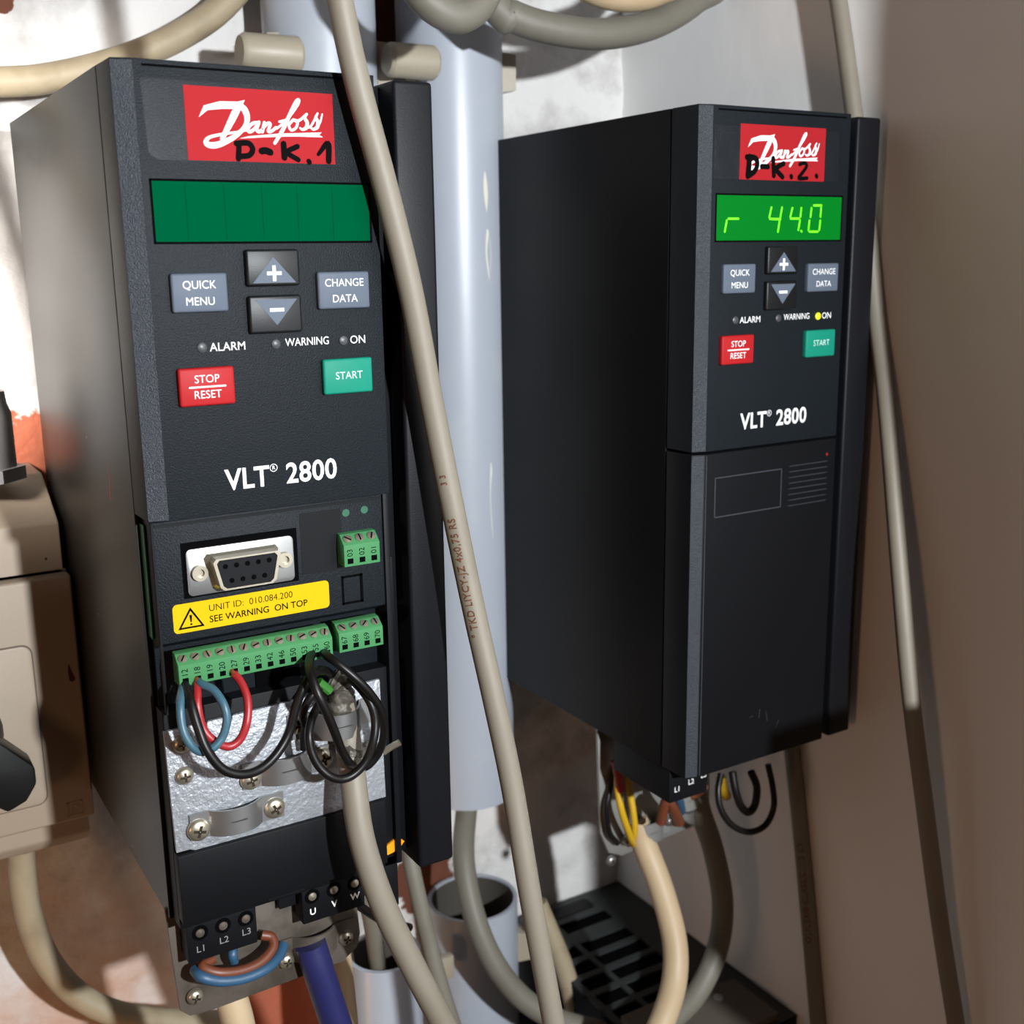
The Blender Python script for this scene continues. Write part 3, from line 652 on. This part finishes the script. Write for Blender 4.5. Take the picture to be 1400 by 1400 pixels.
def cable_text(parent, pts, r, s, px0, h, side, m='ink_brown'):
    # print wrapped on the sheath, running upward along the cable
    P = smooth_path(pts, 24); D = [0]
    for i in range(1, len(P)): D.append(D[-1] + (P[i] - P[i - 1]).length)
    v, f = text_mesh(s, h, .012, 1.0, 'LEFT', 1.1)
    best = min(range(len(P)), key=lambda i: abs(px0 - (lambda q: 700 - F * q[1] / -q[2])(CR.transposed() @ (P[i] - CC))))
    s0 = D[best]; out = []
    for a, b in v:
        sd = s0 - a; i = max(1, min(len(P) - 1, next((k for k in range(len(D)) if D[k] >= sd), len(D) - 1)))
        t = (P[i] - P[i - 1]).normalized(); c = P[i - 1] + t * (sd - D[i - 1])
        n = Vector(side); n = (n - t * n.dot(t)).normalized(); bb = n.cross(t)
        if bb.x > 0: bb = -bb
        th = b / r; out.append(c + (n * math.cos(th) + bb * math.sin(th)) * (r + .13))
    MB().add(out, f).build('sheath_print', M[m], parent, smooth=False)
G = 'loose cables around the drives'
LP = yy((458, -60, -5), (465, 0, -5), (488, 110, -5), (530, 268, -5), (562, 400, -5), (592, 560, -5), (620, 700, -7), (647, 830, -10), (676, 960, -15), (701, 1080, -19), (724, 1220, -25), (757, 1400, -31), (768, 1460, -34))
lc = cable(LP, 3.05, 'grey_cable', 'long beige-grey cable hanging diagonally across the front of the drive marked D-K.1', group=G, ext=(220, 90))
cable_text(lc, LP, 3.05, '° TKD LiYCY-JZ 4x0,75 RS', 868, 1.9, (-.66, -.75, 0))
cable_text(lc, LP, 3.05, '3 3', 660, 1.5, (-.66, -.75, 0))
cable(xx(241.65, (1135, -70), (1146, 0), (1155, 62), (1166, 145), (1180, 250)) + [px_(*p) for p in ((1198, 430, 241.65), (1212, 555, 239.5), (1230, 780, 233), (1244, 940, 231), (1264, 1100, 233), (1285, 1260, 236), (1307, 1400, 238), (1318, 1470, 239))], 2.9, 'grey_cable', 'grey cable running down the right wall from above the drive marked D-K.2', group=G, ext=(220, 120))
CP = xx(241.65, (1072, 900), (1082, 1020), (1092, 1115), (1102, 1221), (1110, 1310), (1118, 1400), (1126, 1470))
cc = cable(CP, 2.95, 'grey_cable', 'grey cable with brown lettering, on the right wall below the drive marked D-K.2', group=G, ext=(0, 130))
cable_text(cc, CP, 2.95, 'ÖLFLEX® CLASSIC 115 CY', 1285, 2.3, (-.8, -.6, 0))
cable(yy((676, 8, 80), (700, 22, 78), (740, 36, 76), (800, 46, 74), (850, 44, 74), (900, 30, 76), (950, 0, 80), (990, -45, 88)), 5.0, 'cable_dk', 'thick dusty grey cable sagging across the top right of the pipe', group=G, ext=(230, 230))
cable(yy((760, -60, 66), (800, -22, 66), (850, -6, 66), (900, -14, 66), (960, -55, 66)), 5.0, 'cable_cream', 'warm beige cable bend at the top edge, above the sagging grey cable', group=G, ext=(0, 220))
cable(yy((545, -70, 56), (566, -22, 54), (595, 10, 53), (628, 22, 53), (654, 6, 54), (672, -30, 56), (680, -75, 60)), 4.9, 'cable_dk', 'dark grey cable loop hanging at the top, in front of the long pipe', group=G, ext=(230, 230))
cable(yy((-60, 112, 140), (0, 112, 140), (60, 108, 140), (130, 93, 140), (190, 74, 140), (250, 46, 140), (300, 12, 140), (345, -40, 140)), 4.6, 'cable_old', 'yellowed cable crossing the wall behind the top of the drive marked D-K.1', group=G, ext=(150, 30))
SP = yy((468, 955, 1.5), (472, 985, 1.4), (476, 1015, .2), (482, 1060, -4), (494, 1145, -9), (522, 1232, -12), (560, 1312, -14), (606, 1400, -16), (630, 1450, -17))
cable(SP, 3.4, 'grey_cable', 'grey cable leaving the shield clamp and crossing the U V W terminals', group=G, ext=(0, 120))
cable(yy((556, 1150, 70), (566, 1200, 66), (582, 1270, 62), (600, 1340, 58), (622, 1410, 55), (640, 1460, 54)), 2.9, 'cable_dk', 'thin grey cable behind the shield clamp cable, beside the open pipes', group=G, ext=(0, 120))
cable(yy((648, 1030, 131), (638, 1105, 122), (634, 1175, 108), (648, 1250, 97), (675, 1315, 89), (715, 1365, 83), (765, 1395, 77), (830, 1412, 71), (900, 1425, 65)), 4.4, 'cable_dk', 'thick grey cable curving down in front of the lower open pipe', group=G)
cable(yy((735, 1235, 110), (752, 1275, 106), (770, 1320, 102), (784, 1370, 98), (796, 1430, 95)), 4.2, 'cable_old', 'old beige cable partly behind the long diagonal cable, beside the vented box', group=G, ext=(0, 90))
cable(yy((868, 1120, 54), (880, 1152, 52), (904, 1215, 44), (922, 1285, 36), (922, 1340, 30), (908, 1390, 24), (885, 1440, 20)), 4.7, 'cable_cream', 'cream cable curving down from the clamp under the drive marked D-K.2', group=G)
cable(yy((950, 1075, 55), (958, 1110, 54), (976, 1165, 50), (988, 1235, 46), (980, 1300, 42), (950, 1362, 38), (905, 1405, 34), (860, 1440, 30)), 4.2, 'cable_dk', 'grey cable curving down right of the cream cable', group=G)
cable(yy((30, 1160, 122), (32, 1205, 122), (42, 1258, 122), (64, 1312, 122), (104, 1358, 122), (160, 1386, 120), (230, 1396, 120), (300, 1398, 120)), 4.4, 'cable_old', 'yellowed cable curving from the bottom of the switch box on the left', group=G)
cable(yy((300, 1310, 24), (312, 1350, 22), (326, 1400, 20), (334, 1450, 20)), 4.4, 'cable_cream', 'cream cable under the L1 L2 L3 terminals', group=G, ext=(0, 120))
cable(yy((424, 1290, 12), (434, 1322, 11), (448, 1365, 11), (466, 1420, 11), (474, 1450, 11)), 4.3, 'blue_tape', 'cable wrapped in dark blue tape under the U V W terminals', group=G, ext=(0, 120))
cable(yy((462, 1290, 40), (468, 1340, 40), (474, 1400, 40), (478, 1450, 40)), 3.6, 'cable_cream', 'ivory cable just right of the blue taped cable', group=G, ext=(0, 120))
cable(yy((500, 1220, 66), (510, 1270, 70), (516, 1320, 74), (518, 1370, 76)), 3.0, 'cable_dk', 'short grey cable dropping into the open pipe under the drive marked D-K.1', group=G)

# ------------------------------------------------------------------ thin wires of the open drive
def c5(x, y, Y): return py_(200 + x / 3.182, 900 + y / 3.182, Y)
def cb(x, y, Y): return py_(380 + x / 7, 880 + y / 7, Y)
def cl(x, y, Y): return py_(200 + x / 4.375, 1180 + y / 4.375, Y)
def wire(pts, r, m, label, group='thin wires of the open drive', seg=10):
    return cable(pts, r, m, label, 'wire', group, 'wire', seg)
wire([c5(222, 96, 1.5), c5(240, 112, -1), c5(295, 140, -4), c5(338, 205, -7), c5(350, 270, -8), c5(332, 340, -8), c5(290, 390, -8), c5(240, 408, -7), c5(190, 372, -7), c5(157, 300, -6), c5(148, 200, -4), c5(158, 125, 1)], 1.0, 'w_blue', 'slate blue wire looping between terminals 12 and 18')
wire([c5(220, 96, 1.5), c5(222, 150, -2), c5(224, 210, -4), c5(245, 300, -5), c5(290, 355, -6), c5(355, 384, -6), c5(408, 352, -6), c5(438, 275, -6), c5(440, 180, -4), c5(412, 105, -1), c5(376, 62, 1.5)], 1.0, 'w_red', 'red jumper wire looping between terminals 18 and 27')
for p in ((220, 92), (374, 58)):
    tag(MB().tube([c5(p[0] - 4, p[1] - 8, 1.5), c5(p[0], p[1], .4), c5(p[0] + 6, p[1] + 14, -.4)], .55, 8).build('wire_end', M['copper'], None), 'bare copper wire end in terminal ' + ('18' if p[0] < 300 else '27'), 'wire', 'thin wires of the open drive')
w1 = [c5(165, 110, 1.5), c5(192, 190, -4), c5(225, 300, -7), c5(265, 400, -9), c5(330, 480, -10), c5(410, 505, -10), c5(490, 485, -9), c5(560, 425, -8), c5(618, 330, -7), c5(648, 220, -7), c5(682, 130, -7), c5(722, 70, -6), c5(762, 52, -3), c5(800, 70, 1), c5(812, 120, 3)]
wire(w1, 1.15, 'w_black', 'black wire sagging from terminal 12 across the silver plate')
wire([cb(440, 80, 1.5), cb(475, 120, -3), cb(560, 180, -6), cb(690, 285, -8), cb(800, 385, -9), cb(900, 500, -9), cb(975, 620, -8), cb(1010, 760, -6), cb(1010, 900, -4), cb(960, 1050, -2), cb(860, 1165, -1), cb(760, 1190, 0), cb(700, 1150, 1)], 1.1, 'w_black', 'black wire from terminal 60 arching down the right edge of the plate')
wire([cb(325, 95, 1.5), cb(300, 170, -3), cb(305, 260, -8), cb(335, 360, -11), cb(400, 520, -13), cb(480, 690, -13), cb(545, 850, -12), cb(610, 1020, -10), cb(680, 1140, -8), cb(740, 1175, -4)], 1.15, 'w_black', 'black wire from terminal 55 crossing diagonally over the grey cable')
wire([cb(690, 330, -2), cb(800, 440, -6), cb(890, 580, -8), cb(930, 740, -9), cb(915, 920, -10), cb(850, 1110, -10), cb(740, 1240, -10), cb(620, 1295, -10), cb(500, 1270, -10), cb(390, 1170, -9), cb(320, 1030, -8), cb(298, 880, -7), cb(318, 740, -5), cb(370, 620, -2), cb(440, 520, 1)], 1.1, 'w_black', 'black wire wound in a full loop in front of the grey cable')
wire([cb(250, 1010, 2.5), cb(245, 900, 2), cb(255, 780, 1), cb(240, 680, 0), cb(280, 560, -1), cb(360, 460, -1), cb(440, 420, 1)], 1.0, 'w_black', 'short black wire left of the round loop, over the screw')
tag(MB().tube([cb(385, 365, 0), cb(495, 455, 0)], 1.25, 10).build('wire_end', M['w_green'], None), 'green-yellow earth wire end above the upper cable clamp', 'wire', 'thin wires of the open drive')
tag(MB().tube([cb(1010, 1040, -2), cb(1090, 985, -3), cb(1165, 945, -4)], .9, 10).build('wire_end', M['screw'], None), 'bare tinned wire end sticking out right of the loop', 'wire', 'thin wires of the open drive')
fo = MB(); fp = smooth_path([cb(560, 700, 1), cb(600, 560, 0), cb(610, 460, 1), cb(560, 390, 2), cb(500, 350, 3)], 10)
fo.tube(fp, [3.1 + .3 * math.sin(i * 1.1) for i in range(len(fp))], 14, raw=True)
for i, p in enumerate(fo.v): fo.v[i] = p + Vector((noise.noise(p * .5), noise.noise(p * .5 + Vector((9, 0, 0))), noise.noise(p * .5 + Vector((0, 7, 0))))) * .35
tag(fo.build('cable_shield', M['braid'], None), 'crumpled grey shield foil above the upper cable clamp', 'cable shield')
ft = MB().tube(smooth_path([cb(620, 990, -1), cb(700, 1050, -3.5), cb(800, 1060, -2.5), cb(870, 990, 1)], 8), 1.6, 10, raw=True)
for i, p in enumerate(ft.v): ft.v[i] = p + Vector((noise.noise(p * .8), noise.noise(p * .8 + Vector((9, 0, 0))), noise.noise(p * .8 + Vector((0, 7, 0))))) * .5
tag(ft.build('cable_tie', M['braid'], None), 'grey tape tie at the crossing of the black loops', 'cable tie')
wire([cl(395, 575, 10), cl(340, 620, 8), cl(430, 655, 6), cl(560, 645, 6), cl(680, 595, 7), cl(755, 510, 9), cl(750, 445, 11), cl(690, 430, 12)], 1.35, 'w_brown', 'brown wire curving under the L1 L2 L3 terminals')
wire([cl(290, 640, 10), cl(330, 680, 6), cl(440, 705, 5), cl(580, 690, 5), cl(710, 635, 6), cl(790, 560, 9), cl(820, 490, 12)], 1.45, 'w_blue2', 'blue wire curving below the brown wire under the L1 terminal')
wire([cl(520, 490, 12), cl(516, 550, 10), cl(525, 590, 11)], 1.3, 'w_blue2', 'short blue wire stub under the L2 terminal')
wire([py_(498, 1218, 22), py_(515, 1222, 24), py_(530, 1245, 28), py_(545, 1270, 34)], 1.3, 'w_black', 'black wire leaving the W terminal, upper of two')
wire([py_(488, 1236, 20), py_(505, 1248, 22), py_(530, 1262, 26), py_(560, 1268, 30)], 1.3, 'w_black', 'black wire leaving the W terminal, lower of two')
# wires under the second drive
GB = 'thin wires under the closed drive'
def c4(x, y, Y): return py_(780 + x / 3.889, 960 + y / 3.889, Y)
wire([c4(255, 330, 48), c4(250, 450, 46), c4(275, 590, 44), c4(320, 720, 46), c4(335, 755, 50)], 1.3, 'w_yellow', 'yellow wire hanging left under the closed drive, front strand', GB)
wire([c4(300, 330, 50), c4(315, 470, 50), c4(335, 600, 48), c4(340, 690, 48), c4(325, 755, 51)], 1.3, 'w_yellow', 'yellow wire hanging left under the closed drive, back strand', GB)
wire([c4(238, 310, 46), c4(258, 400, 45), c4(268, 470, 45)], 1.7, 'w_red', 'short red wire above the yellow wires', GB)
wire([c4(240, 330, 52), c4(210, 460, 51), c4(192, 560, 50), c4(205, 690, 50), c4(250, 750, 51)], 1.1, 'w_black', 'black wire bowing left of the yellow wires', GB)
wire([c4(480, 640, 36), c4(500, 550, 34), c4(520, 520, 33), c4(545, 560, 33), c4(580, 640, 36)], 1.9, 'w_brown', 'brown wire bent upward under the L1 terminal of the closed drive', GB)
wire([c4(560, 640, 40), c4(545, 580, 38), c4(535, 510, 34)], 1.8, 'w_brown', 'straight brown wire under the L2 terminal of the closed drive', GB)
wire([c4(568, 480, 30), c4(580, 530, 32), c4(590, 580, 36)], 1.6, 'w_blue2', 'light blue wire under the closed drive', GB)
wire([c4(640, 500, 32), c4(680, 480, 30), c4(710, 450, 26)], 1.5, 'w_brown', 'tan wire lying level under the closed drive', GB)
wire([c4(800, 380, 24), c4(785, 470, 22), c4(800, 570, 20), c4(860, 655, 18), c4(950, 690, 17), c4(1035, 655, 17), c4(1080, 560, 17), c4(1075, 450, 18), c4(1050, 330, 20)], 1.15, 'w_black', 'large black wire loop hanging below the closed drive', GB)
wire([c4(860, 370, 22), c4(878, 470, 20), c4(905, 550, 19), c4(945, 585, 19), c4(980, 545, 19), c4(990, 450, 19), c4(960, 370, 20)], 1.4, 'w_black', 'small black wire loop inside the large hanging loop', GB)
wire([c4(800, 400, 34), c4(815, 470, 33), c4(830, 500, 34)], 1.8, 'w_yellow', 'yellow wire stub behind the large black loop', GB)

# ------------------------------------------------------------------ switch box on the left
ib = thing('isolator_switch', (-55, YW, -226), 'beige grey switch box with black rotary handle at the left edge', 'switch box')
MB().prism([(106, -119), (106, -204), (106, -222), (110, -226.4), (YW, -226.4), (YW, -107), (128, -107)], 'x', -108, -1.9, .8).build('base', M['encl'], ib)
MB().box(-108.5, -.9, 100, 106.4, -214.4, -134.6, 1.0, 3).build('lid', M['encl'], ib)
MB().box(-108, -1.3, 106, 106.8, -215.1, -133.9).build('lid_joint', M['encl_line'], ib)
es = MB().prism(rrect(-70, -14.6, -206, -154.4, 3), 'y', 99.4, 100.2, .2).build('escutcheon', M['encl'], ib)
MB().prism(rrect(-70.4, -14.2, -206.4, -154.0, 3.2), 'y', 99.75, 100.1).build('escutcheon_gap', M['encl_line'], es)
hd = MB().lathe([(15, 0), (15, 4), (14, 6), (13.5, 7)], (-40, 100, -178), (0, -1, 0), 28).build('handle', M['handle'], ib)
a, b = Vector((-42, 0, -176)), Vector((-22.0, 0, -196.5)); u = (b - a).normalized(); n_ = Vector((-u.z, 0, u.x))
pts = [a + n_ * 9, a + u * 10 + n_ * 9, b - u * 4 + n_ * 8.4, b + n_ * 4.6, b + u * 1.2 - n_ * 1, b - u * 1 - n_ * 6.5, a - n_ * 9]
MB().prism([(p.x, p.z) for p in pts], 'y', 86, 97, 1.0).build('grip', M['handle'], hd)
em = MB(); x0, z0 = -9.2, -212.6
for aa in ((0, 4.8, 0, .35), (0, 4.8, 4.3, 4.65), (0, .35, 0, 4.65), (4.45, 4.8, 0, 4.65), (1.2, 1.5, 1.0, 3.6)): em.box(x0 + aa[0], x0 + aa[1], 99.85, 100.2, z0 + aa[2], z0 + aa[3])
em.stroke([(x0 + 1.4, z0 + 3.5), (x0 + 3.0, z0 + 3.3), (x0 + 3.5, z0 + 2.3), (x0 + 3.0, z0 + 1.3), (x0 + 1.4, z0 + 1.1)], .3, 99.86)
em.build('embossed_symbol', M['encl'], ib, smooth=False)
MB().stroke([(-4.3, -163), (-4.1, -165.5), (-3.7, -167.6)], [.4, 1.2, 1.8], 99.95).build('stain', M['stain'], ib, smooth=False)
MB().lathe([(.4, 0), (.4, .1)], (-6.7, 105.95, -130), (0, -1, 0), 10).build('speck', M['stain'], ib)
gd = thing('cable_gland', (-17, 118, -104), 'grey conduit fitting above the switch box at the left edge', 'cable gland')
gx = py_(-6, 620, 112)
MB().lathe([(8.4, 0), (8.4, 16), (7.4, 19), (7.0, 23)], (gx.x - 2, 118, -102), (0, 0, 1), 24).build('body', M['gland'], gd)
MB().lathe([(10.8, 0), (10.8, 4)], (gx.x - 2, 118, -106), (0, 0, 1), 6).build('hex_nut', M['gland'], gd)
MB().tube([(gx.x - 2, 118, -80), (gx.x - 6, 124, -40), (gx.x - 14, 130, 20), (gx.x - 24, 132, 80)], 4.2).build('cable_stub', M['cable_old'], gd)

# ------------------------------------------------------------------ vented box in the corner, bottom right
vb = thing('vented_unit', (212, 90, -420), 'black electrical unit with slotted vent top in the lower right corner', 'electrical unit')
Zt = -340.0
MB().box(180, 244.2, 30, 150, -430, Zt - .9, .6).build('housing', M['plastic_side'], vb)
fr = MB(); xs0, xs1 = 182.5, 224
tops = [(180, 244.2, 134, 150), (180, 244.2, 30, 50), (224, 244.2, 30, 150), (180, 183, 30, 150), (196, 198.5, 50, 134), (183, 224, 120, 126)]
yv = 50.0
while yv < 120: tops.append((180, 226, yv, yv + 3.4)); yv += 11.2
for i, a in enumerate(tops): fr.box(a[0], a[1], a[2], a[3], Zt - 1 + i * .002, Zt + i * .004)
fr.build('vent_grille', M['grille'], vb)
MB().box(181, 243, 36, 148, Zt - 1.0, Zt - .85).build('vent_opening', M['void'], vb)
MB().prism(rrect(192, 222, 138, 146, 2), 'z', Zt, Zt + .3).build('raised_field', M['plastic_side'], vb)
MB().prism([(182, 32), (236, 32), (236, 58), (200, 64), (182, 64)], 'z', Zt + .2, Zt + 3.0).build('terminal_strip', M['dust'], vb)
s_ = MB().lathe([(2.0, 0), (2.0, .6), (.02, 1)], (222, 52, Zt + 3), (0, 0, 1), 16).build('screw', M['steel_dull'], vb)
for o in list(SC.objects):
    if '_base' in o: del o['_base']
